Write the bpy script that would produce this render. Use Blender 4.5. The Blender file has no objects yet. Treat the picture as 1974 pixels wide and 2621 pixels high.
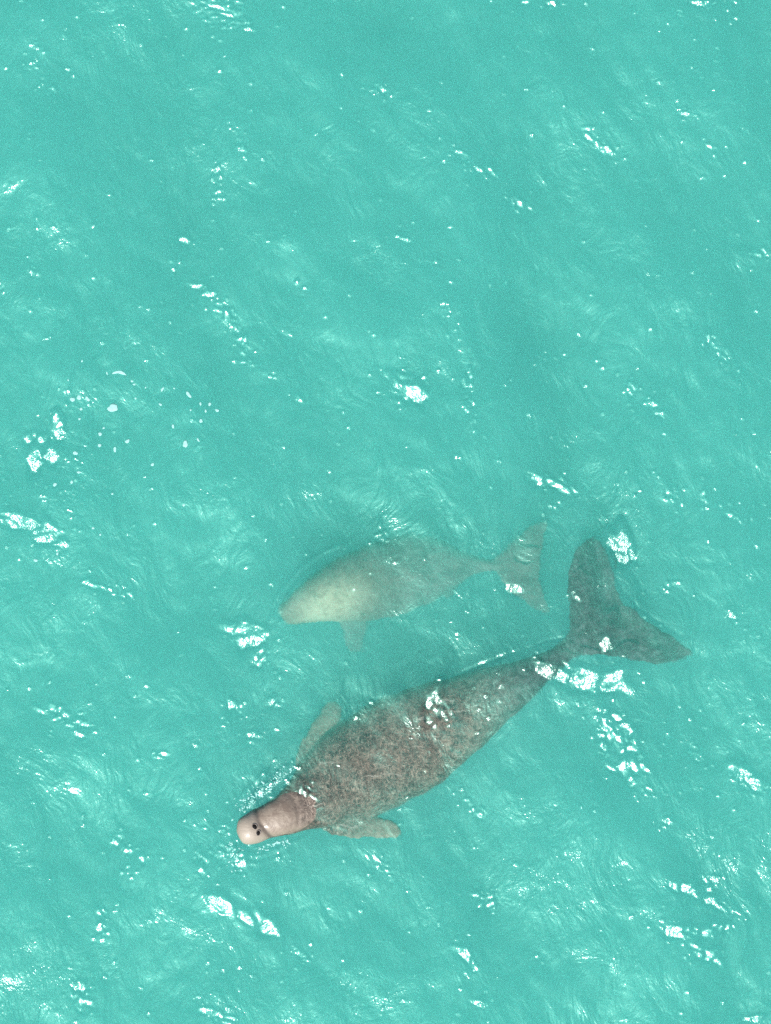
import bpy, bmesh, math, random
import numpy as np
from mathutils import Vector

scene = bpy.context.scene
COL = scene.collection
PX = 0.0025            # metres of water surface per pixel of the 1974 x 2621 photograph
CAMH = 30.0            # the drone hovers thirty metres above the sea

# ------------------------------------------------------------------ camera, sky, sun, exposure
cam_d = bpy.data.cameras.new('drone_camera')
cam = bpy.data.objects.new('drone_camera', cam_d)
COL.objects.link(cam)
cam.location = (0, 0, CAMH)
cam.rotation_euler = (0, 0, 0)
cam_d.sensor_fit = 'VERTICAL'
cam_d.sensor_height = 36.0
cam_d.lens = 36.0 * CAMH / (2621 * PX)
cam_d.clip_end = 3000
scene.camera = cam

SUN_EL = math.radians(56)
SUN_DIR2 = Vector((-0.34, -0.94)).normalized()       # the sun stands beyond the lower edge of the picture
SUN = Vector((SUN_DIR2.x * math.cos(SUN_EL), SUN_DIR2.y * math.cos(SUN_EL), math.sin(SUN_EL)))

world = bpy.data.worlds.new('World')
scene.world = world
world.use_nodes = True
wn = world.node_tree
wn.nodes.clear()
sky = wn.nodes.new('ShaderNodeTexSky')
sky.sky_type = 'NISHITA'
sky.sun_disc = False
sky.sun_elevation = SUN_EL
sky.sun_rotation = math.atan2(SUN_DIR2.x, SUN_DIR2.y)
bg = wn.nodes.new('ShaderNodeBackground')
bg.inputs['Strength'].default_value = 0.09
wo = wn.nodes.new('ShaderNodeOutputWorld')
wn.links.new(sky.outputs[0], bg.inputs['Color'])
wn.links.new(bg.outputs[0], wo.inputs['Surface'])

sl = bpy.data.lights.new('sun', 'SUN')
sl.energy = 4.6
sl.angle = math.radians(0.5)
sl.color = (1.0, 0.965, 0.90)
sun = bpy.data.objects.new('sun', sl)
COL.objects.link(sun)
sun.location = SUN * 50
sun.rotation_euler = SUN.to_track_quat('Z', 'Y').to_euler()

scene.view_settings.view_transform = 'Standard'
scene.view_settings.look = 'None'
scene.view_settings.exposure = 1.27
scene.view_settings.gamma = 1.0
scene.view_settings.use_curve_mapping = False
cy = scene.cycles
cy.max_bounces = 5
cy.volume_bounces = 2
cy.transparent_max_bounces = 12
cy.caustics_reflective = False
cy.caustics_refractive = False
cy.sample_clamp_indirect = 0.7
cy.use_denoising = False

# ------------------------------------------------------------------ helpers
def tag(o, label=None, cat=None, group=None, kind=None):
    if label: o['label'] = label
    if cat: o['category'] = cat
    if group: o['group'] = group
    if kind: o['kind'] = kind
    return o

def P(px, py, z=0.0):
    """the point at height z that stands under photograph pixel (px, py)"""
    k = PX * (CAMH - z) / CAMH
    return Vector(((px - 987.0) * k, (1310.5 - py) * k, z))

class NT:
    """small node-tree writer"""
    def __init__(self, name):
        self.m = bpy.data.materials.new(name)
        self.m.use_nodes = True
        self.t = self.m.node_tree
        self.t.nodes.clear()
        self.out = self.n('ShaderNodeOutputMaterial')
    def n(self, typ, **kw):
        nd = self.t.nodes.new(typ)
        for k, v in kw.items():
            if k.startswith('i_'):
                nd.inputs[k[2:].replace('_', ' ')].default_value = v
            else:
                setattr(nd, k, v)
        return nd
    def l(self, a, b):
        self.t.links.new(a, b)
    def val(self, sock, v):
        if hasattr(v, 'links') or isinstance(v, bpy.types.NodeSocket):
            self.l(v, sock)
        else:
            sock.default_value = v
    def math(self, op, a, b=0.0, c=0.0, clamp=False):
        nd = self.n('ShaderNodeMath', operation=op, use_clamp=clamp)
        self.val(nd.inputs[0], a); self.val(nd.inputs[1], b); self.val(nd.inputs[2], c)
        return nd.outputs[0]
    def ramp(self, a, lo, hi, to0=0.0, to1=1.0):
        nd = self.n('ShaderNodeMapRange', interpolation_type='SMOOTHSTEP')
        self.val(nd.inputs['Value'], a)
        nd.inputs['From Min'].default_value = lo; nd.inputs['From Max'].default_value = hi
        nd.inputs['To Min'].default_value = to0; nd.inputs['To Max'].default_value = to1
        return nd.outputs[0]
    def mix(self, f, a, b):
        nd = self.n('ShaderNodeMix', data_type='RGBA')
        self.val(nd.inputs[0], f)
        self.val(nd.inputs[6], a); self.val(nd.inputs[7], b)
        return nd.outputs[2]
    def noise(self, vec, scale, detail=2.0, rough=0.5, dist=0.0):
        nd = self.n('ShaderNodeTexNoise')
        self.l(vec, nd.inputs['Vector'])
        nd.inputs['Scale'].default_value = scale; nd.inputs['Detail'].default_value = detail
        nd.inputs['Roughness'].default_value = rough; nd.inputs['Distortion'].default_value = dist
        return nd.outputs[0]
    def mapping(self, vec, rot=0.0, scale=(1, 1, 1), loc=(0, 0, 0)):
        nd = self.n('ShaderNodeMapping')
        self.l(vec, nd.inputs['Vector'])
        nd.inputs['Rotation'].default_value = (0, 0, rot)
        nd.inputs['Scale'].default_value = scale; nd.inputs['Location'].default_value = loc
        return nd.outputs[0]
    def attr(self, name):
        return self.n('ShaderNodeAttribute', attribute_name=name).outputs['Fac']
    def coord(self):
        return self.n('ShaderNodeTexCoord').outputs['Object']

def mesh_from(name, verts, faces):
    me = bpy.data.meshes.new(name)
    verts = np.asarray(verts, dtype=np.float32); faces = np.asarray(faces, dtype=np.int32)
    me.vertices.add(len(verts)); me.vertices.foreach_set('co', verts.ravel())
    k = faces.shape[1]
    me.loops.add(faces.size); me.loops.foreach_set('vertex_index', faces.ravel())
    me.polygons.add(len(faces))
    me.polygons.foreach_set('loop_start', np.arange(0, faces.size, k, dtype=np.int32))
    me.update(calc_edges=True); me.validate()
    me.polygons.foreach_set('use_smooth', np.ones(len(me.polygons), dtype=bool))
    return me

def set_attr(me, name, arr):
    a = me.attributes.new(name, 'FLOAT', 'POINT')
    a.data.foreach_set('value', np.asarray(arr, dtype=np.float32))

# ------------------------------------------------------------------ the sea
# patches of ruffled water that catch the sun; (x, y) in 1666-wide picture units, radii, turn (deg), strength
RUFFLES = [
 (490,28,48,42,10,.9),(520,300,30,16,55,.7),(470,390,12,42,-12,.8),(436,620,34,12,25,.9),(490,680,18,44,-35,.9),
 (530,765,16,44,-30,.7),(635,860,14,9,20,.7),(876,842,34,20,35,1.25),(1025,360,46,14,32,.9),(1115,432,14,30,-40,.9),
 (1290,305,38,12,40,.9),(1480,242,16,12,0,.8),(120,910,20,22,0,1.2),(92,970,30,30,0,1.2),(88,1148,56,18,25,1.25),
 (235,1270,56,14,15,.8),(168,1562,70,20,25,.9),(506,1525,16,20,0,.9),(538,1368,34,30,20,1.25),(562,1412,14,26,0,1.0),
 (1195,1045,50,16,20,1.1),(1348,1185,18,40,-30,1.35),(1280,1467,52,22,8,1.5),(1205,1448,34,18,15,1.2),(946,1545,20,46,-8,1.15),
 (1305,1390,10,20,-10,1.2),(1245,1290,8,14,0,.9),(1350,1625,26,74,-32,1.2),(1312,1545,40,16,35,1.1),(1308,1620,10,40,-30,.9),
 (1602,1672,10,26,-40,1.3),(1642,1697,22,16,20,1.1),(1442,1070,22,20,0,.8),(1510,1080,12,28,-30,.8),(1550,760,14,34,-40,.8),
 (1362,850,12,30,-30,.8),(1415,892,12,26,-35,.9),(1010,835,9,56,-5,.7),(825,1155,12,34,-25,.8),(1025,1742,26,10,35,.9),
 (1432,1775,14,10,0,.9),(272,1822,34,16,30,.8),(440,1840,16,30,-10,.8),(505,1850,26,50,-30,.9),(300,1862,10,16,0,.7),
 (530,1985,64,13,28,1.3),(640,2060,28,14,35,.8),(1045,1940,28,20,-20,.9),(1012,2072,14,30,-30,1.0),(1040,2165,18,12,0,1.0),
 (1540,1908,16,18,0,.9),(1530,1945,60,13,20,1.1),(1492,2012,44,14,-8,1.2),(1562,2005,30,9,5,1.0),(1520,2060,34,16,15,1.1),
 (465,2190,34,12,30,1.0),(170,2140,20,44,0,.9),(222,1985,10,30,0,.8),(545,1595,17,12,0,.9),(592,1505,8,28,0,.9),
 (667,1717,12,18,-20,1.2),(642,1762,9,22,-10,1.1),(390,516,14,7,20,.9),(72,588,8,14,-35,.8),(1480,1630,26,50,-30,.6),
 (1112,1275,13,10,0,1.3),(1530,160,30,30,0,.5),(826,200,20,10,20,.7),(870,512,14,8,20,.8),(1452,1262,12,9,0,.8),
 (1592,1332,18,8,25,.9),(150,1040,62,60,0,.5),(45,150,30,24,0,.45),(345,1632,10,8,0,.8),(825,1875,14,44,-35,.6),
 (1160,2,40,6,0,.8),(1540,4,38,9,0,1.0),(1640,2205,24,16,0,.9),(1510,30,50,20,0,.6),(110,195,10,24,-30,.6),
 (1380,1700,20,14,30,.7),(1600,1120,40,16,20,.7),(1020,880,10,20,0,.7),(1165,790,20,20,-30,.5),(985,690,14,60,-10,.35),
 (610,1690,50,26,-30,.6),(470,1790,20,14,0,.6),(1640,545,22,10,0,.9),(1530,320,24,8,10,.6),(180,860,50,16,10,.3)]

CALM = [(1188, 1934, 100), (1340, 1880, 60), (65, 2117, 90), (1555, 1837, 70), (260, 2160, 60)]
RIDGES = [([(586,1345),(590,1308),(610,1272),(650,1228),(700,1192),(765,1166)], .0065, 4.5),
          ([(604,1352),(606,1316),(622,1284),(662,1240)], .004, 4.0),
          ([(975,1462),(1040,1436),(1085,1418),(1128,1404)], -.005, 4.5),
          ([(1130,1404),(1180,1384),(1215,1378)], -.003, 3.5),
          ([(498,1795),(512,1762),(552,1716),(604,1668),(640,1640)], .0055, 5),
          ([(484,1790),(498,1752),(536,1704),(590,1654)], .0035, 5),
          ([(498,1822),(520,1846),(560,1848),(610,1830),(662,1806)], .0055, 5),
          ([(486,1830),(514,1862),(566,1864),(620,1846)], .0035, 5),
          ([(1175,1262),(1205,1190),(1240,1148)], .0035, 5), ([(1340,1270),(1400,1330),(1480,1378)], -.003, 5)]

rs = np.random.RandomState(46)
def wave_field(X, Y):
    """low sea: crests mostly running from upper left to lower right"""
    Z = np.zeros_like(X)
    comps = []
    for i in range(64):
        lam = 0.16 * (2.4 / 0.16) ** rs.rand()
        ang = math.radians(28 + rs.randn() * 38)
        if rs.rand() < 0.25: ang += math.radians(95)
        comps.append((lam, ang, rs.rand() * 6.283, rs.rand()))
    for lam, ang, ph, a in comps:
        k = 2 * math.pi / lam
        amp = 0.0021 * lam ** 1.15 * (0.4 + a) * (1.4 if lam > .55 else 1.0)
        # slightly bent crests
        XX = X + 0.22 * np.sin(Y * 1.3 + ph * 2) + 0.10 * np.sin(Y * 3.1 - ph)
        YY = Y + 0.22 * np.sin(X * 1.1 - ph) + 0.08 * np.sin(X * 3.7 + ph * 3)
        t = k * (XX * math.cos(ang) + YY * math.sin(ang)) + ph
        Z += amp * (np.sin(t) + 0.18 * np.sin(2 * t + 1.0))
    return Z

def axis(inner, step, outer):
    a = list(np.arange(-inner, inner + 1e-6, step))
    s, x, ext = step, inner, []
    while x < outer:
        s *= 1.22; x += s; ext.append(x)
    ext[-1] = outer
    return np.array([-e for e in reversed(ext)] + a + ext)

def build_sea():
    xs = axis(2.85, 0.0076, 420.0); ys = axis(3.65, 0.0076, 420.0)
    nx, ny = len(xs), len(ys)
    X, Y = np.meshgrid(xs, ys, indexing='ij')
    Z = wave_field(X, Y) * np.exp(-(np.maximum(np.maximum(np.abs(X) - 8, np.abs(Y) - 8), 0) / 14.0) ** 2)
    R = np.zeros_like(X)
    U = X / PX / 1.18487 + 987 / 1.18487
    V = 1310.5 / 1.18487 - Y / PX / 1.18487
    for (cx, cy_, q) in CALM:                               # smoother water between the ruffled crests
        g = np.exp(-((U - cx) ** 2 + (V - cy_) ** 2) / q ** 2)
        Z *= 1 - .6 * g
    for pts, hgt, wid in RIDGES:                            # narrow ripples pushed up by the two animals
        d = np.full(X.shape, 1e9); tt = np.zeros_like(X); n_ = len(pts) - 1
        box = (U > min(p[0] for p in pts) - 30) & (U < max(p[0] for p in pts) + 30) & (V > min(p[1] for p in pts) - 30) & (V < max(p[1] for p in pts) + 30)
        ub, vb = U[box], V[box]; db = np.full(ub.shape, 1e9); tb = np.zeros_like(ub)
        for i in range(n_):
            (ax, ay), (bx, by) = pts[i], pts[i + 1]
            u = np.clip(((ub - ax) * (bx - ax) + (vb - ay) * (by - ay)) / ((bx - ax) ** 2 + (by - ay) ** 2), 0, 1)
            e = np.hypot(ub - ax - u * (bx - ax), vb - ay - u * (by - ay))
            m_ = e < db; db[m_] = e[m_]; tb[m_] = ((i + u) / n_)[m_]
        Z[box] += hgt * np.exp(-(db / wid) ** 2) * np.sin(np.pi * tb) ** .5 * (1 + .3 * np.sin(tb * 23))
    rr = np.random.RandomState(21)
    crests = []
    for (cx, cy_, rx, ry, deg, st) in RUFFLES:              # a ruffled crest is a huddle of little wavelets
        c, s = math.cos(math.radians(deg)), math.sin(math.radians(deg))
        n = int(3 + rx * ry / 25 * st ** 1.5)
        spots = []
        for _ in range(n):                                  # grown from one another, so that they form ragged clumps
            if spots and rr.rand() < 0.7:
                u0, v0 = spots[rr.randint(len(spots))]; u, v = u0 + rr.randn() * .13, v0 + rr.randn() * .2
            else:
                u, v = rr.uniform(-1, 1), rr.uniform(-.75, .75)
            spots.append((u, v))
            z_ = (2.9 + 4.0 * rr.rand() ** 1.5) * st
            if st >= 1.15 and rr.rand() < .35: z_ *= 1.5
            crests.append((cx + u * rx * c - v * ry * s, cy_ + u * rx * s + v * ry * c, z_ * (1.1 + 1.7 * rr.rand()), z_,
                           (deg if rx > ry else deg + 90) + rr.randn() * 28, .85 + .15 * rr.rand(), 0.26))
        for _ in range(2 + int((rx + ry) / 12)):
            u, v = rr.randn(2) * 1.2
            crests.append((cx + u * rx * c - v * ry * s, cy_ + u * rx * s + v * ry * c,
                           2.8 + 2.5 * rr.rand(), 2.8 + 2.5 * rr.rand(), rr.rand() * 180, .8 + .25 * rr.rand(), 0.4))
    for _ in range(560):                                    # and lone ones everywhere
        crests.append((rr.uniform(-200, 1866), rr.uniform(-200, 2412), 2.8 + 3 * rr.rand(), 2.8 + 3 * rr.rand(),
                       rr.rand() * 180, .7 + .35 * rr.rand(), 0.5))
    ux, vy = U[:, 0], V[0, :]
    for (cx, cy_, rx, ry, deg, st, ru) in crests:
        m = 3.2 * max(rx, ry)
        i0, i1 = np.searchsorted(ux, [cx - m, cx + m]); j0, j1 = np.searchsorted(-vy, [-(cy_ + m), -(cy_ - m)])
        if i1 <= i0 or j1 <= j0: continue
        sl_ = (slice(i0, i1), slice(j0, j1))
        c, s = math.cos(math.radians(deg)), math.sin(math.radians(deg))
        dx, dy = U[sl_] - cx, V[sl_] - cy_
        a = (dx * c + dy * s) / rx; b = (-dx * s + dy * c) / ry
        g = np.exp(-0.6 * (a * a + b * b) ** 2)
        wx, wy = (cx * 1.18487 - 987) * PX, (1310.5 - cy_ * 1.18487) * PX
        H = (SUN + Vector((-wx, -wy, CAMH)).normalized()).normalized()
        k = min(st, 1.0)
        ic, jc = (i0 + i1) // 2, (j0 + j1) // 2
        facet = Z[ic, jc] - H.x / H.z * k * (X[sl_] - wx) - H.y / H.z * k * (Y[sl_] - wy)
        Z[sl_] += (facet - Z[sl_]) * g                      # the wavelet's face tilts towards the sun
        R[sl_] = np.maximum(R[sl_], ru * st * g)
    verts = np.stack([X.ravel(), Y.ravel(), Z.ravel()], 1)
    build_sea.grid = (xs, ys, Z)
    idx = np.arange(nx * ny).reshape(nx, ny)
    f = np.stack([idx[:-1, :-1], idx[1:, :-1], idx[1:, 1:], idx[:-1, 1:]], -1).reshape(-1, 4)
    # skirt and bottom close the body of water
    ring = list(idx[:, 0]) + list(idx[-1, 1:]) + list(idx[-2::-1, -1]) + list(idx[0, -2:0:-1])
    nb = len(verts)
    low = verts[ring].copy(); low[:, 2] = -6.2
    verts = np.vstack([verts, low, [[0, 0, -6.2]]])
    n = len(ring); cidx = nb + n
    side = [(ring[(i + 1) % n], ring[i], nb + i, nb + (i + 1) % n) for i in range(n)]
    me = bpy.data.meshes.new('water')
    faces = [tuple(q) for q in f.tolist()] + side + [(nb + (i + 1) % n, nb + i, cidx) for i in range(n)]
    me.from_pydata(verts.tolist(), [], faces)
    me.update()
    sm = np.ones(len(faces), dtype=bool); sm[len(f):] = False
    me.polygons.foreach_set('use_smooth', sm)
    set_attr(me, 'ruffle', np.concatenate([R.ravel(), np.zeros(n + 1)]))
    o = bpy.data.objects.new('water', me); COL.objects.link(o)
    tag(o, kind='structure')
    return o

def water_material():
    w = NT('sea_water')
    co = w.coord()
    ruf = w.attr('ruffle')
    # broken fine ripples: warped coordinates, two stretched families and a fine one
    warp = w.n('ShaderNodeTexNoise'); w.l(co, warp.inputs['Vector'])
    warp.inputs['Scale'].default_value = 1.7; warp.inputs['Detail'].default_value = 2
    sub = w.n('ShaderNodeVectorMath', operation='SUBTRACT'); w.l(warp.outputs['Color'], sub.inputs[0]); sub.inputs[1].default_value = (.5, .5, .5)
    scl = w.n('ShaderNodeVectorMath', operation='SCALE'); w.l(sub.outputs[0], scl.inputs[0]); scl.inputs['Scale'].default_value = 0.5
    add = w.n('ShaderNodeVectorMath', operation='ADD'); w.l(co, add.inputs[0]); w.l(scl.outputs[0], add.inputs[1])
    wc = add.outputs[0]
    n1 = w.noise(w.mapping(wc, math.radians(-62), (1, 0.5, 1)), 11, 4, 0.62, 0.5)
    n2 = w.noise(w.mapping(wc, math.radians(-18), (1, 0.42, 1), (3, 5, 0)), 24, 3, 0.6, 0.7)
    n3 = w.noise(w.mapping(wc, math.radians(35), (1, 0.7, 1), (9, 2, 0)), 46, 3, 0.6, 0.3)
    patch = w.ramp(w.noise(co, 1.1, 2, 0.5), 0.36, 0.68, 0.55, 1.1)
    base = w.math('ADD', w.math('MULTIPLY', n1, 0.0085), w.math('ADD', w.math('MULTIPLY', n2, 0.0042), w.math('MULTIPLY', n3, 0.0016)))
    base = w.math('MULTIPLY', base, patch)
    n0 = w.noise(w.mapping(wc, math.radians(-40), (1, 0.45, 1), (4, 1, 0)), 3.6, 3, 0.55, 0.9)
    base = w.math('ADD', base, w.math('MULTIPLY', n0, 0.0195))
    rr = w.noise(w.mapping(wc, math.radians(-70), (1, 0.55, 1), (1, 7, 0)), 21, 2.2, 0.55, 0.5)
    extra = w.math('MULTIPLY', w.math('MULTIPLY', rr, ruf), 0.0125)
    h = w.math('ADD', base, extra)
    bump = w.n('ShaderNodeBump'); bump.inputs['Strength'].default_value = 1.0; bump.inputs['Distance'].default_value = 1.0
    w.l(h, bump.inputs['Height'])
    nrm = bump.outputs[0]
    fr = w.n('ShaderNodeFresnel'); fr.inputs['IOR'].default_value = 1.333; w.l(nrm, fr.inputs['Normal'])
    g1 = w.n('ShaderNodeBsdfGlossy'); g1.inputs['Roughness'].default_value = 0.155; w.l(nrm, g1.inputs['Normal'])
    g2 = w.n('ShaderNodeBsdfGlossy'); g2.inputs['Roughness'].default_value = 0.42; g2.inputs['Color'].default_value = (0.30, 1.0, 0.84, 1); w.l(nrm, g2.inputs['Normal'])  # teal tint stands in for light scattered back from below the surface
    tr = w.n('ShaderNodeBsdfTransparent')
    rf = w.n('ShaderNodeBsdfRefraction'); rf.inputs['IOR'].default_value = 1.333; rf.inputs['Roughness'].default_value = 0.02
    w.l(nrm, rf.inputs['Normal'])
    tm = w.n('ShaderNodeMixShader'); tm.inputs[0].default_value = 0.45; w.l(tr.outputs[0], tm.inputs[1]); w.l(rf.outputs[0], tm.inputs[2])
    mx = w.n('ShaderNodeMixShader'); w.l(w.math('MULTIPLY', fr.outputs[0], 1.0), mx.inputs[0]); w.l(tm.outputs[0], mx.inputs[1]); w.l(g1.outputs[0], mx.inputs[2])
    m2 = w.n('ShaderNodeMixShader'); w.l(w.math('MULTIPLY', fr.outputs[0], 1.0, clamp=True), m2.inputs[0]); w.l(mx.outputs[0], m2.inputs[1]); w.l(g2.outputs[0], m2.inputs[2])
    w.l(m2.outputs[0], w.out.inputs['Surface'])
    vs = w.n('ShaderNodeVolumeScatter'); vs.inputs['Color'].default_value = (0.24, 0.98, 0.80, 1); vs.inputs['Density'].default_value = 1.3
    vs.inputs['Anisotropy'].default_value = 0.0
    va = w.n('ShaderNodeVolumeAbsorption'); va.inputs['Color'].default_value = (0.0, 0.90, 0.81, 1); va.inputs['Density'].default_value = 0.9
    ad = w.n('ShaderNodeAddShader'); w.l(vs.outputs[0], ad.inputs[0]); w.l(va.outputs[0], ad.inputs[1])
    w.l(ad.outputs[0], w.out.inputs['Volume'])
    return w.m

sea = build_sea()
sea.data.materials.append(water_material())

def build_seabed():
    xs = axis(6.0, 0.25, 420.0)
    xs[0] = -419.5; xs[-1] = 419.5
    X, Y = np.meshgrid(xs, xs, indexing='ij')
    Z = -4.2 + 0.18 * np.sin(X * 0.7 + 1) * np.sin(Y * 0.5) + 0.05 * np.sin(X * 2.1 + Y * 1.2)
    n = len(xs); idx = np.arange(n * n).reshape(n, n)
    f = np.stack([idx[:-1, :-1], idx[1:, :-1], idx[1:, 1:], idx[:-1, 1:]], -1).reshape(-1, 4)
    me = mesh_from('seabed', np.stack([X.ravel(), Y.ravel(), Z.ravel()], 1), f)
    o = bpy.data.objects.new('seabed', me); COL.objects.link(o)
    m = NT('pale_sand'); co = m.coord()
    c = m.mix(m.ramp(m.noise(co, 0.8, 5, 0.6), 0.4, 0.65), (0.30, 0.27, 0.20, 1), (0.52, 0.47, 0.36, 1))
    p = m.n('ShaderNodeBsdfPrincipled'); m.l(c, p.inputs['Base Color']); p.inputs['Roughness'].default_value = 0.9
    m.l(p.outputs[0], m.out.inputs['Surface']); me.materials.append(m.m)
    tag(o, kind='structure')
build_seabed()

# ------------------------------------------------------------------ dugongs
def smooth_interp(t, T, A):
    """Catmull-Rom through the stations"""
    A = np.asarray(A, float); T = np.asarray(T, float)
    i = np.clip(np.searchsorted(T, t) - 1, 0, len(T) - 2)
    i0 = np.maximum(i - 1, 0); i3 = np.minimum(i + 2, len(T) - 1)
    u = ((t - T[i]) / (T[i + 1] - T[i]))[:, None]
    if A.ndim == 1: A = A[:, None]
    a, b, c, d = A[i0], A[i], A[i + 1], A[i3]
    h = T[i + 1] - T[i]
    m1 = (c - a) / (T[i + 1] - T[i0])[:, None] * h[:, None]
    m2 = (d - b) / (T[i3] - T[i])[:, None] * h[:, None]
    return (2*u**3 - 3*u**2 + 1) * b + (u**3 - 2*u**2 + u) * m1 + (-2*u**3 + 3*u**2) * c + (u**3 - u**2) * m2

def loft_body(stations, n_len=150, n_ring=48):
    """stations: (px, py, half width px, top z, height m, flatness of the back)"""
    st = np.array(stations, float)
    d = np.hypot(np.diff(st[:, 0]), np.diff(st[:, 1]))
    T = np.concatenate([[0], np.cumsum(d)])
    t = np.linspace(0, T[-1], n_len)
    # crowd samples at the two ends so that they round off
    t = T[-1] * (0.5 - 0.5 * np.cos(np.pi * (t / T[-1]))) * 0.5 + t * 0.5
    S = smooth_interp(t, T, st)
    V, F = [], []
    for i in range(n_len):
        px, py, hw, zt, H, sq = S[i]
        j0, j1 = max(i - 1, 0), min(i + 1, n_len - 1)
        tx, ty = S[j1, 0] - S[j0, 0], -(S[j1, 1] - S[j0, 1])
        L = math.hypot(tx, ty); nx, ny = -ty / L, tx / L
        up_, dn_ = H * .36, H * .64
        zc = zt - up_
        c = P(px, py, zc)
        r = max(hw, 0.4) * PX * (CAMH - zc) / CAMH
        for k in range(n_ring):
            a = 2 * math.pi * k / n_ring
            ca, sa = math.cos(a), math.sin(a)
            e = 2.0 / sq
            xx = math.copysign(abs(ca) ** e, ca) * r * (1 + .012 * math.sin(i * .9 + (1 if ca > 0 else 4)) + .014 * math.sin(i * .37 + (2 if ca > 0 else 0)))
            zz = math.copysign(abs(sa) ** e, sa) * (up_ if sa > 0 else dn_)
            V.append((c.x + nx * xx, c.y + ny * xx, zc + zz))
    for i in range(n_len - 1):
        for k in range(n_ring):
            k2 = (k + 1) % n_ring
            F.append((i * n_ring + k, i * n_ring + k2, (i + 1) * n_ring + k2, (i + 1) * n_ring + k))
    F.append(tuple(range(n_ring))[::-1]); F.append(tuple((n_len - 1) * n_ring + k for k in range(n_ring)))
    return V, F

def smooth_poly(pts, per=10):
    """closed Catmull-Rom outline"""
    p = np.array(pts, float); n = len(p); out = []
    for i in range(n):
        a, b, c, d = p[i - 1], p[i], p[(i + 1) % n], p[(i + 2) % n]
        for j in range(per):
            u = j / per
            out.append(0.5 * ((2 * b) + (-a + c) * u + (2*a - 5*b + 4*c - d) * u*u + (-a + 3*b - 3*c + d) * u**3))
    return np.array(out)

def slab(pts, zfun, tmax, soft, step=2.0):
    """a fin: the outline pts (photograph pixels), mid-plane height zfun(px,py), rounded edge, thickness tmax"""
    pl = smooth_poly(pts)
    ctr = pl.mean(0); an = np.cumsum(np.hypot(*(pl - np.roll(pl, 1, 0)).T))
    nz = 1.5 * np.sin(an * .11 + pts[0][0]) + 1.2 * np.sin(an * .27 + pts[0][1]) + .8 * np.sin(an * .61) + .6 * np.sin(an * .93 + 2)
    dn = np.roll(pl, -1, 0) - np.roll(pl, 1, 0); dn /= np.hypot(*dn.T)[:, None] + 1e-9
    pl = pl + np.stack([dn[:, 1], -dn[:, 0]], 1) * nz[:, None] * 1.1
    x0, y0 = pl.min(0) - step; x1, y1 = pl.max(0) + step
    gx = np.arange(x0, x1, step); gy = np.arange(y0, y1, step)
    GX, GY = np.meshgrid(gx, gy, indexing='ij')
    inside = np.zeros(GX.shape, bool); dist = np.full(GX.shape, 1e9)
    n = len(pl)
    for i in range(n):
        ax, ay = pl[i]; bx, by = pl[(i + 1) % n]
        cond = ((ay > GY) != (by > GY))
        with np.errstate(divide='ignore', invalid='ignore'):
            xi = (bx - ax) * (GY - ay) / (by - ay + 1e-12) + ax
        inside ^= cond & (GX < xi)
        L2 = (bx - ax) ** 2 + (by - ay) ** 2 + 1e-9
        u = np.clip(((GX - ax) * (bx - ax) + (GY - ay) * (by - ay)) / L2, 0, 1)
        dist = np.minimum(dist, np.hypot(GX - ax - u * (bx - ax), GY - ay - u * (by - ay)))
    V, F = [], []
    it = {}
    ii, jj = np.where(inside)
    for i, j in zip(ii, jj):
        d = min(dist[i, j] / soft, 1.0)
        t = 0.011 + (tmax - 0.011) * math.sqrt(1 - (1 - d) ** 2)
        z = zfun(GX[i, j], GY[i, j])
        it[(i, j)] = len(V)
        p = P(GX[i, j], GY[i, j], z)
        V.append((p.x, p.y, z + t / 2)); V.append((p.x, p.y, z - t / 2))
    edge = {}
    for (i, j), a in it.items():
        q = [(i, j), (i + 1, j), (i + 1, j + 1), (i, j + 1)]
        if all(k in it for k in q):
            ids = [it[k] for k in q]
            F.append(tuple(ids)); F.append(tuple(k + 1 for k in reversed(ids)))
            for a_, b_ in zip(ids, ids[1:] + ids[:1]):
                edge[(a_, b_)] = edge.get((a_, b_), 0) + 1
    for (a_, b_) in list(edge):
        if (b_, a_) not in edge:
            F.append((b_, a_, a_ + 1, b_ + 1))
    return V, F

def fuse(name, pieces, voxel, iters):
    V, F = [], []
    for v, f in pieces:
        b = len(V); V += list(v); F += [tuple(i + b for i in q) for q in f]
    me = bpy.data.meshes.new(name + '_raw'); me.from_pydata([tuple(map(float, v)) for v in V], [], F); me.update()
    bm = bmesh.new(); bm.from_mesh(me); bmesh.ops.recalc_face_normals(bm, faces=bm.faces); bm.to_mesh(me); bm.free()
    o = bpy.data.objects.new(name + '_raw', me); COL.objects.link(o)
    r = o.modifiers.new('r', 'REMESH'); r.mode = 'VOXEL'; r.voxel_size = voxel
    s = o.modifiers.new('s', 'SMOOTH'); s.factor = 0.5; s.iterations = iters
    bpy.context.view_layer.update()
    dg = bpy.context.evaluated_depsgraph_get()
    out = bpy.data.meshes.new_from_object(o.evaluated_get(dg))
    out.name = name
    bpy.data.objects.remove(o); bpy.data.meshes.remove(me)
    out.polygons.foreach_set('use_smooth', np.ones(len(out.polygons), dtype=bool))
    return out

def finish(me, name, origin):
    """put the object's origin under the animal and keep the mesh where it is"""
    n = len(me.vertices); co = np.empty(n * 3, np.float32); me.vertices.foreach_get('co', co)
    co = co.reshape(-1, 3) - np.array(origin, np.float32)
    me.vertices.foreach_set('co', co.ravel()); me.update()
    o = bpy.data.objects.new(name, me); COL.objects.link(o); o.location = origin
    return o

def verts_px(me):
    n = len(me.vertices); co = np.empty(n * 3, np.float32); me.vertices.foreach_get('co', co); co = co.reshape(-1, 3)
    k = PX * (CAMH - co[:, 2]) / CAMH
    return co[:, 0] / k + 987.0, 1310.5 - co[:, 1] / k, co[:, 2]

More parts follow.
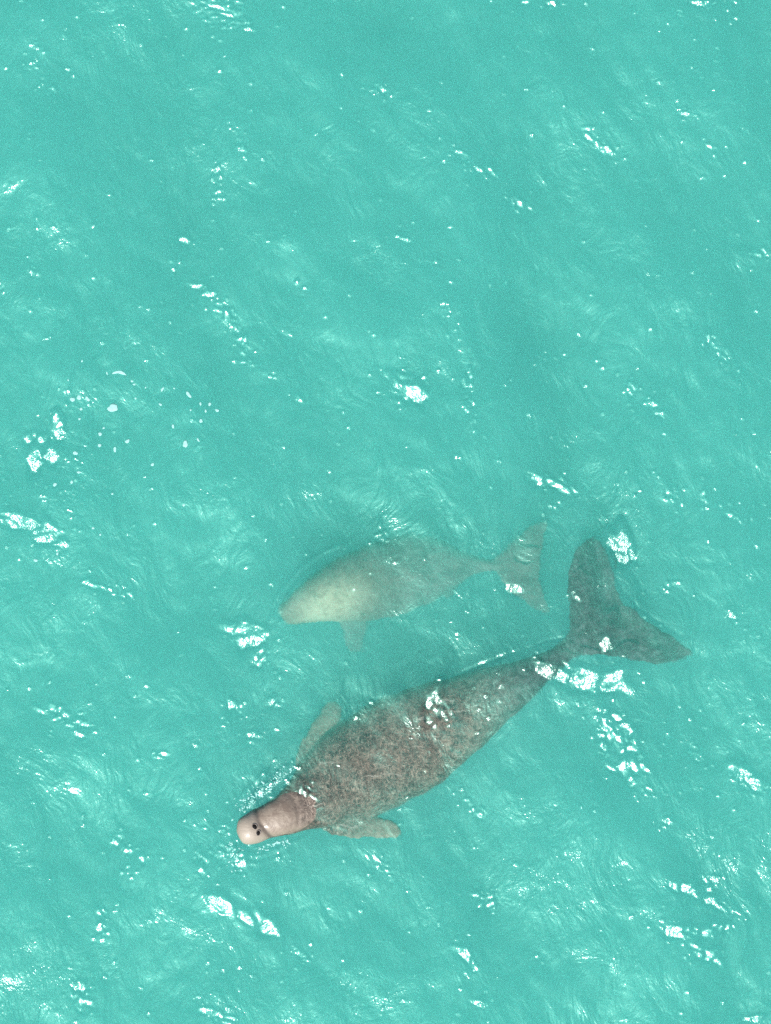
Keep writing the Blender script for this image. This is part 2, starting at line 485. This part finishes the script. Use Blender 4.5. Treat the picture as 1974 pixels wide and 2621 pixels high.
def sstep(x, a, b):
    t = np.clip((x - a) / (b - a), 0, 1); return t * t * (3 - 2 * t)

ADULT = [  # px, py, half width, top z, height, squareness
 (606,2129, 3, .045, .03, 2.0),(612,2128,24, .072, .12, 2.1),(624,2126,35, .088, .19, 2.2),(642,2122,40, .094, .24, 2.3),
 (662,2113,42, .080, .27, 2.3),(684,2103,43, .064, .28, 2.3),(712,2092,49, .066, .31, 2.3),(742,2079,57, .054, .33, 2.3),
 (772,2062,68, .024, .37, 2.2),(806,2042,86, -.008, .42, 2.2),(850,2008,107,-.032, .48, 2.15),(912,1972,125,-.034, .54, 2.1),
 (980,1935,133,-.038, .57, 2.1),(1050,1898,131,-.040, .56, 2.1),(1120,1860,118,-.048, .52, 2.05),(1185,1825,99,-.075, .46, 2.0),
 (1250,1788,80,-.105, .39, 2.0),(1315,1752,60,-.11, .31, 2.0),(1375,1717,41,-.13, .235, 2.0),(1420,1688,29,-.145, .17, 2.0),
 (1462,1652,26,-.165, .12, 2.0),(1500,1618,26,-.19, .08, 2.0),(1530,1592,14,-.205, .04, 2.0)]
A_FLUKE = [(1444,1652),(1456,1600),(1455,1545),(1452,1490),(1466,1425),(1490,1388),(1522,1376),(1548,1402),(1566,1448),(1578,1500),
 (1590,1536),(1618,1556),(1658,1590),(1712,1622),(1746,1646),(1772,1673),(1736,1689),(1690,1700),(1628,1693),(1560,1680),(1500,1676),(1462,1684)]
A_FLIP1 = [(800,1955),(762,1960),(757,1930),(777,1888),(797,1854),(822,1816),(848,1790),(870,1803),(874,1838),(862,1870),(856,1900),(850,1935)]
A_FLIP2 = [(835,2070),(812,2106),(842,2133),(900,2145),(960,2143),(1003,2146),(1025,2133),(1016,2106),(962,2088),(900,2062)]
CALF = [
 (722,1580,10,-0.290,.08,2.2),(727,1577,22,-0.265,.13,2.2),(738,1571,31,-0.245,.18,2.2),(756,1562,39,-0.230,.22,2.2),(784,1547,50,-0.215,.27,2.2),
 (822,1532,62,-0.205, .32, 2.2),(868,1516,79,-0.205, .36, 2.1),(924,1500,92,-0.220, .39, 2.1),(985,1483,97,-0.250, .40, 2.1),
 (1046,1463,96,-0.280, .38, 2.0),(1104,1453,84,-0.315, .34, 2.0),(1156,1449,57,-0.340, .27, 2.0),(1200,1445,31,-0.360, .19, 2.0),
 (1244,1446,16,-0.355, .12, 2.0),(1285,1446,16,-0.350, .09, 2.0),(1322,1444,12,-0.345, .04, 2.0)]
C_FLUKE = [(1262,1446),(1284,1408),(1322,1374),(1356,1346),(1384,1333),(1402,1342),(1392,1378),(1386,1414),(1382,1458),(1388,1508),
 (1406,1550),(1403,1572),(1366,1558),(1330,1532),(1293,1500),(1276,1470)]
C_FLIP = [(862,1570),(872,1604),(880,1636),(890,1662),(908,1672),(926,1660),(934,1630),(938,1600),(935,1565)]
C_HIP = [(1100,1500),(1140,1500),(1172,1470),(1190,1462),(1176,1500),(1152,1528),(1140,1530)]

def skin_material(name, dark, mid, light, pale, scars, net_amount):
    s = NT(name); co = s.coord()
    palef = s.attr('pale'); wet = s.attr('wet')
    big = s.noise(co, 5.5, 4, 0.6, 0.4)
    blot = s.noise(co, 17, 4, 0.65, 0.8)
    fine = s.noise(co, 85, 3, 0.6, 0.2)
    vo = s.n('ShaderNodeTexVoronoi', feature='DISTANCE_TO_EDGE')
    wv = s.n('ShaderNodeTexNoise'); s.l(co, wv.inputs['Vector']); wv.inputs['Scale'].default_value = 14; wv.inputs['Detail'].default_value = 2
    sc = s.n('ShaderNodeVectorMath', operation='SCALE'); s.l(wv.outputs['Color'], sc.inputs[0]); sc.inputs['Scale'].default_value = 0.07
    ad = s.n('ShaderNodeVectorMath', operation='ADD'); s.l(co, ad.inputs[0]); s.l(sc.outputs[0], ad.inputs[1])
    s.l(s.mapping(ad.outputs[0], math.radians(-35), (0.75, 1.5, 1)), vo.inputs['Vector']); vo.inputs['Scale'].default_value = 26
    cell = s.ramp(vo.outputs['Distance'], 0.0, 0.16, 1.0, 0.0)
    rn = s.noise(s.mapping(ad.outputs[0], math.radians(-30), (1.7, 0.62, 1)), 40, 2.0, 0.5, 1.0)
    ridge = s.ramp(s.math('ABSOLUTE', s.math('SUBTRACT', rn, 0.5)), 0.0, 0.06, 1.0, 0.0)
    wrinkle_ripples = s.math('MAXIMUM', ridge, s.math('MULTIPLY', cell, 0.35))
    c = s.mix(s.ramp(big, 0.36, 0.66), dark, mid)
    c = s.mix(s.math('MULTIPLY', s.ramp(blot, 0.48, 0.74), 0.38), c, light)
    # pale net: wrinkles together with ripple light painted into the skin colour
    inv = s.math('SUBTRACT', 1.0, palef)
    c = s.mix(s.math('MULTIPLY', s.math('MULTIPLY', wrinkle_ripples, s.ramp(blot, 0.34, 0.58, 0.4, 1.0)), s.math('MULTIPLY', inv, net_amount)), c, light)
    c = s.mix(s.math('MULTIPLY', s.ramp(fine, 0.5, 0.75), 0.25), c, (dark[0]*.55, dark[1]*.55, dark[2]*.55, 1))
    # long pale scratches
    sn = s.noise(s.mapping(ad.outputs[0], math.radians(-24), (2.2, 30, 8)), 1.6, 2, 0.5, 0.3)
    sm_ = s.math('MULTIPLY', s.ramp(sn, 0.65, 0.70), scars)
    sm_ = s.math('MULTIPLY', sm_, inv)
    c = s.mix(sm_, c, (0.30, 0.27, 0.23, 1))
    pc = s.mix(s.ramp(s.noise(co, 19, 5, 0.7, 0.7), 0.42, 0.66), pale, (pale[0]*.68, pale[1]*.64, pale[2]*.63, 1))
    wr = s.noise(s.mapping(co, math.radians(-24), (60, 9, 20)), 1.0, 3, 0.6, 0.6)       # wrinkles across the head
    wrk = s.ramp(s.math('ABSOLUTE', s.math('SUBTRACT', wr, 0.5)), 0.0, 0.03, 1.0, 0.0)
    pc = s.mix(s.math('MULTIPLY', wrk, 0.28), pc, (pale[0]*.45, pale[1]*.42, pale[2]*.40, 1))
    pore = s.ramp(s.noise(co, 150, 2, 0.6), 0.60, 0.70)
    pc = s.mix(s.math('MULTIPLY', pore, 0.35), pc, (min(pale[0]*1.7, .6), min(pale[1]*1.75, .6), min(pale[2]*1.8, .6), 1))
    c = s.mix(palef, c, pc)
    c = s.mix(s.attr('slate'), c, s.mix(s.ramp(blot, 0.4, 0.7), (0.020, 0.021, 0.022, 1), (0.095, 0.112, 0.114, 1)))
    c = s.mix(s.attr('fin'), c, s.mix(s.ramp(blot, 0.4, 0.65), (0.22, 0.19, 0.14, 1), (0.38, 0.33, 0.25, 1)))
    c = s.mix(s.attr('snout'), c, (0.185, 0.157, 0.123, 1))
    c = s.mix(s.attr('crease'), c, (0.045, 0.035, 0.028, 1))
    b = s.n('ShaderNodeBump'); b.inputs['Distance'].default_value = 1.0
    hgt = s.math('ADD', s.math('MULTIPLY', s.math('MULTIPLY', wrinkle_ripples, inv), -0.0025), s.math('MULTIPLY', blot, s.math('ADD', 0.005, s.math('MULTIPLY', inv, 0.009))))
    hgt = s.math('ADD', hgt, s.math('MULTIPLY', fine, 0.0022))
    s.l(hgt, b.inputs['Height']); b.inputs['Strength'].default_value = 0.7
    p = s.n('ShaderNodeBsdfPrincipled'); s.l(c, p.inputs['Base Color']); s.l(b.outputs[0], p.inputs['Normal'])
    s.l(s.ramp(wet, 0, 1, 0.75, 0.5), p.inputs['Roughness'])
    p.inputs['Specular IOR Level'].default_value = 0.35
    s.l(s.math('MULTIPLY', wet, 0.22), p.inputs['Coat Weight']); p.inputs['Coat Roughness'].default_value = 0.16
    s.l(p.outputs[0], s.out.inputs['Surface'])
    return s.m

def blob(name, r, parent, loc, rot, mat, seg=20):
    bm = bmesh.new(); bmesh.ops.create_uvsphere(bm, u_segments=seg, v_segments=seg // 2, radius=1)
    for v in bm.verts: v.co = Vector((v.co.x * r[0], v.co.y * r[1], v.co.z * r[2]))
    for f in bm.faces: f.smooth = True
    me = bpy.data.meshes.new(name); bm.to_mesh(me); bm.free(); me.materials.append(mat)
    o = bpy.data.objects.new(name, me); COL.objects.link(o); o.parent = parent
    o.location = Vector(loc) - parent.location; o.rotation_euler = rot
    return o

def plain(name, col, rough, spec=0.5):
    m = NT(name); co = m.coord()
    c = m.mix(m.noise(co, 60, 2), col, (col[0]*.7, col[1]*.7, col[2]*.7, 1))
    p = m.n('ShaderNodeBsdfPrincipled'); m.l(c, p.inputs['Base Color']); p.inputs['Roughness'].default_value = rough
    p.inputs['Specular IOR Level'].default_value = spec
    m.l(p.outputs[0], m.out.inputs['Surface']); return m.m

def top_z(me, x, y):
    """height of the skin right under (x, y)"""
    from mathutils.bvhtree import BVHTree
    if 'bvh' not in top_z.__dict__: top_z.bvh = {}
    if me.name not in top_z.bvh:
        bm = bmesh.new(); bm.from_mesh(me); top_z.bvh[me.name] = BVHTree.FromBMesh(bm); bm.free()
    h = top_z.bvh[me.name].ray_cast(Vector((x, y, 5)), Vector((0, 0, -1)))
    return h[0], h[1]

def build_adult():
    def zfl(px, py):      # both lobes of the fluke sag away from the tail stock
        d = math.hypot(px - 1480, py - 1640) / 300
        f1 = math.exp(-(((px - 1520) - (py - 1380) * .22) / 16.0) ** 2) * (py < 1560)
        f2 = math.exp(-(((py - 1600) - (px - 1560) * .55) / 14.0) ** 2) * (px > 1555)
        return -0.170 - 0.13 * d + .022 * math.sin((px - py * .3) * .05) - .03 * f1 + .02 * f2
    def zf1(px, py): return -0.175 - 0.13 * min(1, max(0, (1950 - py) / 160))
    def zf2(px, py): return -0.165 - 0.05 * min(1, max(0, (px - 830) / 190))
    me = fuse('dugong', [loft_body(ADULT), slab(A_FLUKE, zfl, .042, 60), slab(A_FLIP1, zf1, .05, 26), slab(A_FLIP2, zf2, .05, 22)], 0.0085, 5)
    # folds of skin at the muzzle and the neck: real relief
    px, py, z = verts_px(me)
    n = len(px); co = np.empty(n * 3, np.float32); me.vertices.foreach_get('co', co); co = co.reshape(-1, 3)
    ax = np.array([0.913, -0.408])       # direction of the head's axis in the picture
    s = (px - 606) * ax[0] + (py - 2129) * ax[1]
    t = -(px - 606) * ax[1] + (py - 2129) * ax[0]
    up = sstep(z, -0.03, 0.03)
    dz = -0.012 * np.exp(-((s - 66 - 0.004 * t * t) / 7.0) ** 2) * up
    dz += -0.0035 * np.exp(-((s - 168 + 0.006 * (t + 5) ** 2) / 6.0) ** 2) * up
    dz += 0.003 * np.exp(-((s - 180 + 0.006 * (t + 5) ** 2) / 9.0) ** 2) * up
    dz += -0.002 * np.exp(-((s - 205 + 0.004 * t ** 2) / 5.0) ** 2) * up
    dz += .0028 * (np.sin(px * .13 + 1) * np.sin(py * .11) + .6 * np.sin(px * .29 + py * .23)) * sstep(s, 150, 200) * (1 - sstep(s, 260, 330)) * sstep(z, -.05, 0)
    co[:, 2] += dz
    me.vertices.foreach_set('co', co.ravel()); me.update()
    pale = (1 - sstep(s + 0.15 * np.abs(t) + 9 * np.sin(t * .21) + 6 * np.sin(t * .47 + s * .2), 118, 232))
    fl = np.exp(-(((px - 815) / 60) ** 2 + ((py - 1870) / 90) ** 2)) * .5 * sstep(-z, .16, .22) + .55 * sstep(py, 2085, 2110) * sstep(px, 800, 850) * sstep(-z, .14, .2)
    set_attr(me, 'pale', np.clip(pale, 0, 1))
    set_attr(me, 'fin', np.clip(fl * 1.6, 0, 1))
    set_attr(me, 'snout', (1 - sstep(s - 0.004 * t * t, 48, 62)) * sstep(z, -0.04, 0.0) * .95)
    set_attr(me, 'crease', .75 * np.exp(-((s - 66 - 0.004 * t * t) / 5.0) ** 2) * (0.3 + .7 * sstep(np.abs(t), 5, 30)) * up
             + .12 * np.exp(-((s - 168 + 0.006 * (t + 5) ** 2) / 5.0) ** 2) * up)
    set_attr(me, 'wet', sstep(z, -0.02, 0.02))
    set_attr(me, 'slate', sstep(px - .4 * (py - 1780), 1130, 1420))
    me.materials.append(skin_material('adult_skin', (0.012, 0.009, 0.007, 1), (0.060, 0.043, 0.034, 1), (0.33, 0.262, 0.205, 1), (0.152, 0.122, 0.093, 1), 0.9, 1.0))
    hits = [top_z(me, *P(652, 2116, .09).xy), top_z(me, *P(661, 2132, .09).xy)]
    o = finish(me, 'dugong', P(1050, 1900, -0.62))
    tag(o, 'large brown adult dugong with its pale snout out of the water, below the calf', 'dugong')
    dark = plain('nostril_dark', (0.004, 0.0035, 0.003, 1), 0.6, 0.1)
    rim = plain('nostril_rim', (0.15, 0.125, 0.105, 1), 0.4)
    for (h, nn), (rx, ry, rz) in zip(hits, [(.0165, .0130, -.7), (.0148, .0122, -.7)]):
        rot = nn.to_track_quat('Z', 'Y').to_euler()
        no = blob('nostril', (rx, ry, .0060), o, h + nn * .0020, rot, dark)
        no['label'] = 'round dark nostril on top of the snout'
        # raised lip round the opening
        bm = bmesh.new(); N, M = 28, 8
        for i in range(N):
            a = 2 * math.pi * i / N
            for j in range(M):
                b = 2 * math.pi * j / M
                R_ = 1 + 0.16 * math.cos(b)
                bm.verts.new((math.cos(a) * (rx + .0025 * (1 + math.cos(b))), math.sin(a) * (ry + .0025 * (1 + math.cos(b))), .0034 * math.sin(b)))
        bm.verts.ensure_lookup_table()
        for i in range(N):
            for j in range(M):
                bm.faces.new([bm.verts[i * M + j], bm.verts[((i + 1) % N) * M + j], bm.verts[((i + 1) % N) * M + (j + 1) % M], bm.verts[i * M + (j + 1) % M]])
        for f in bm.faces: f.smooth = True
        lm = bpy.data.meshes.new('nostril_lip'); bm.to_mesh(lm); bm.free(); lm.materials.append(rim)
        lo = bpy.data.objects.new('nostril_lip', lm); COL.objects.link(lo); lo.parent = no
    # small eyes low on either side of the head
    for sgn in (-1, 1):
        p = P(700, 2098, -.05); q = Vector((0.408, 0.913, 0)) * sgn
        blob('eye', (.013, .013, .013), o, p + q * .121, (0, 0, 0), dark)
    return o

def build_calf():
    def zfl(px, py):
        d = abs(py - 1448) / 110
        return -0.37 - 0.06 * d * d + .03 * math.exp(-((py - 1500) / 30.0) ** 2)
    def zf(px, py): return -0.46 - 0.10 * min(1, max(0, (py - 1590) / 80))
    def zh(px, py): return -0.50
    me = fuse('dugong', [loft_body(CALF), slab(C_FLUKE, zfl, .036, 36), slab(C_FLIP, zf, .040, 22), slab(C_HIP, zh, .03, 14)], 0.0075, 5)
    px, py, z = verts_px(me)
    pale = np.exp(-(((px - 845) * .92 + (py - 1545) * -.38) / 105.0) ** 2 - (((px - 845) * .38 + (py - 1545) * .92) / 60.0) ** 2)
    set_attr(me, 'pale', np.clip(pale * 1.15, 0, 1) * sstep(z, -.5, -.35))
    for nme in ('snout', 'crease', 'wet', 'slate', 'fin'): set_attr(me, nme, np.zeros(len(px)))
    me.materials.append(skin_material('calf_skin', (0.060, 0.064, 0.056, 1), (0.150, 0.155, 0.135, 1), (0.27, 0.27, 0.235, 1), (0.44, 0.45, 0.31, 1), 0.3, 0.35))
    o = finish(me, 'dugong', P(985, 1483, -0.75))
    tag(o, 'small pale dugong calf swimming fully under water above the adult', 'dugong')
    dark = plain('calf_eye_dark', (0.01, 0.009, 0.008, 1), 0.3)
    for sgn in (-1, 1):
        p = P(775, 1551, -.38); q = Vector((0.42, 0.907, 0)) * sgn
        blob('eye', (.010, .010, .010), o, p + q * .108, (0, 0, 0), dark)
    return o

adult = build_adult()
calf = build_calf()

# ------------------------------------------------------------------ foam
def sea_z(x, y):
    xs, ys, Z = build_sea.grid
    i = int(np.clip(np.searchsorted(xs, x), 1, len(xs) - 2)); j = int(np.clip(np.searchsorted(ys, y), 1, len(ys) - 2))
    return float(Z[i - 1:i + 2, j - 1:j + 2].mean())

def foam_material():
    f = NT('sea_foam'); co = f.coord()
    v = f.n('ShaderNodeTexVoronoi'); f.l(co, v.inputs['Vector']); v.inputs['Scale'].default_value = 320
    b = f.n('ShaderNodeBump'); f.l(v.outputs['Distance'], b.inputs['Height']); b.inputs['Distance'].default_value = 0.002; b.inputs['Strength'].default_value = .6
    c = f.mix(f.ramp(v.outputs['Distance'], 0.1, 0.6), (0.30, 0.52, 0.48, 1), (0.22, 0.44, 0.40, 1))
    d = f.n('ShaderNodeBsdfDiffuse'); f.l(c, d.inputs['Color']); f.l(b.outputs[0], d.inputs['Normal'])
    t = f.n('ShaderNodeBsdfTransparent')
    m = f.n('ShaderNodeMixShader'); f.l(f.ramp(f.noise(co, 90, 3), 0.3, 0.6, 0.55, 0.85), m.inputs[0]); f.l(t.outputs[0], m.inputs[1]); f.l(d.outputs[0], m.inputs[2])
    f.l(m.outputs[0], f.out.inputs['Surface'])
    return f.m
FOAM = foam_material()

def raft(bm, at, rx, ry, deg, bend, rr, h=.3):
    """a low irregular dome of froth"""
    N = 18; rings = [1.0, .93, .75, .5, .22]
    c, s = math.cos(math.radians(deg)), math.sin(math.radians(deg))
    ph = [rr.rand() * 6.28 for _ in range(3)]
    rows = []
    for k, q in enumerate(rings):
        row = []
        for i in range(N):
            a = 2 * math.pi * i / N
            w = 1 + .13 * math.sin(2 * a + ph[0]) + .09 * math.sin(3 * a + ph[1]) + .06 * math.sin(5 * a + ph[2])
            x = rx * q * w * math.cos(a); y = ry * q * w * math.sin(a) + bend * ((x / rx) ** 2 - .4)
            z = min(rx, ry) * h * math.sqrt(max(0, 1 - q * q)) - (.002 if k == 0 else 0)
            row.append(bm.verts.new((at[0] + x * c - y * s, at[1] + x * s + y * c, at[2] + z)))
        rows.append(row)
    for r0, r1 in zip(rows, rows[1:]):
        for i in range(N):
            bm.faces.new([r0[i], r0[(i + 1) % N], r1[(i + 1) % N], r1[i]])
    bm.faces.new(rows[-1]); bm.faces.new(rows[0][::-1])

# (x, y, rx, ry, turn, bend) in a close-up of the left part of the photograph, 2.38 units to a photo pixel
FLECKS = [(730,130,40,11,-8,14),(688,343,34,24,-5,0),(1130,563,17,20,0,0),(1150,262,22,11,-55,0),(443,292,15,14,20,0),(483,280,12,17,-20,0),
 (535,288,10,17,30,0),(610,502,10,13,20,0),(776,546,14,12,40,0),(700,596,9,17,8,0),(460,618,15,12,-30,0),(607,571,13,9,0,0),
 (930,688,9,11,-30,0),(336,810,13,10,20,0),(438,795,11,8,40,0),(480,735,10,8,20,0),(1225,422,12,11,0,0),(1323,358,12,9,0,0),
 (1278,320,8,12,0,0),(1222,318,7,10,0,0),(1055,455,8,12,0,0),(990,230,7,15,-25,0),(218,1272,12,9,0,0),(350,1232,8,9,0,0),
 (805,180,8,7,0,0),(818,200,8,6,0,0),(827,285,7,6,0,0),(1120,935,8,9,0,0),(685,866,7,7,0,0),(632,465,8,6,0,0),(485,410,9,6,0,0),
 (495,350,10,8,0,0),(653,132,5,9,20,0),(978,322,10,7,-20,0),(1163,356,6,6,0,0),(1254,362,7,9,0,0),(1208,538,6,13,40,0),
 (888,219,5,5,0,0),(1062,224,6,5,0,0),(400,252,6,8,0,0),(418,174,5,5,0,0),(502,58,6,7,0,0),(568,1075,8,8,0,0),(612,1115,7,6,0,0)]
BIG = {0: 'curved crescent of pale foam, the only bent one, on the sea at the left',
       1: 'largest oval foam fleck, drifting just below the foam crescent on the left',
       2: 'round foam fleck alone on open water, right of and below the largest oval one',
       3: 'slanted oblong foam fleck, rightmost of the bigger flecks on the left half of the sea'}
fr_ = np.random.RandomState(5)
for i, (x, y, rx, ry, deg, bend) in enumerate(FLECKS):
    p = P(x / 2.38, 900 + y / 2.38); k = PX / 2.38
    z = sea_z(p.x, p.y) + .001
    bm = bmesh.new(); raft(bm, (0, 0, 0), rx * k, ry * k, deg, -bend * k, fr_)
    for f in bm.faces: f.smooth = True
    me = bpy.data.meshes.new('foam_fleck'); bm.to_mesh(me); bm.free(); me.materials.append(FOAM)
    o = bpy.data.objects.new('foam_fleck', me); COL.objects.link(o); o.location = (p.x, p.y, z)
    tag(o, BIG.get(i, 'small white foam fleck, one of the scattered dots drifting on the left of the sea'), 'foam', 'foam flecks drifting on the left')

# froth along the adult head's waterline; many pale specks stand in for sun glints
bm = bmesh.new()
for _ in range(330):
    q = fr_.rand()
    if q < .55:      # upper side of the head and neck
        u = fr_.rand(); bx, by = 625 + u * 135, 2085 - u * 118
        off = abs(fr_.randn()) * 16 + 2; x, y = bx - .66 * off - 2, by - .75 * off
    elif q < .8:     # in front of and below the snout
        x, y = 598 + fr_.randn() * 14, 2170 + fr_.randn() * 26
        if math.hypot(x - 632, y - 2127) < 44: continue
    else:            # lower side
        u = fr_.rand(); bx, by = 650 + u * 90, 2168 - u * 22
        off = abs(fr_.randn()) * 6 + 2; x, y = bx + .3 * off, by + off
    p = P(x, y); r = .0018 + .0042 * fr_.rand() ** 2.2
    raft(bm, (p.x, p.y, sea_z(p.x, p.y)), r * (1 + fr_.rand()), r, fr_.rand() * 180, 0, fr_, .7)
for f in bm.faces: f.smooth = True
me = bpy.data.meshes.new('foam'); bm.to_mesh(me); bm.free(); me.materials.append(FOAM)
o = bpy.data.objects.new('foam', me); COL.objects.link(o)
tag(o, 'specks of white froth and modelled sun glints along the waterline of the adult head', 'foam', kind='stuff')
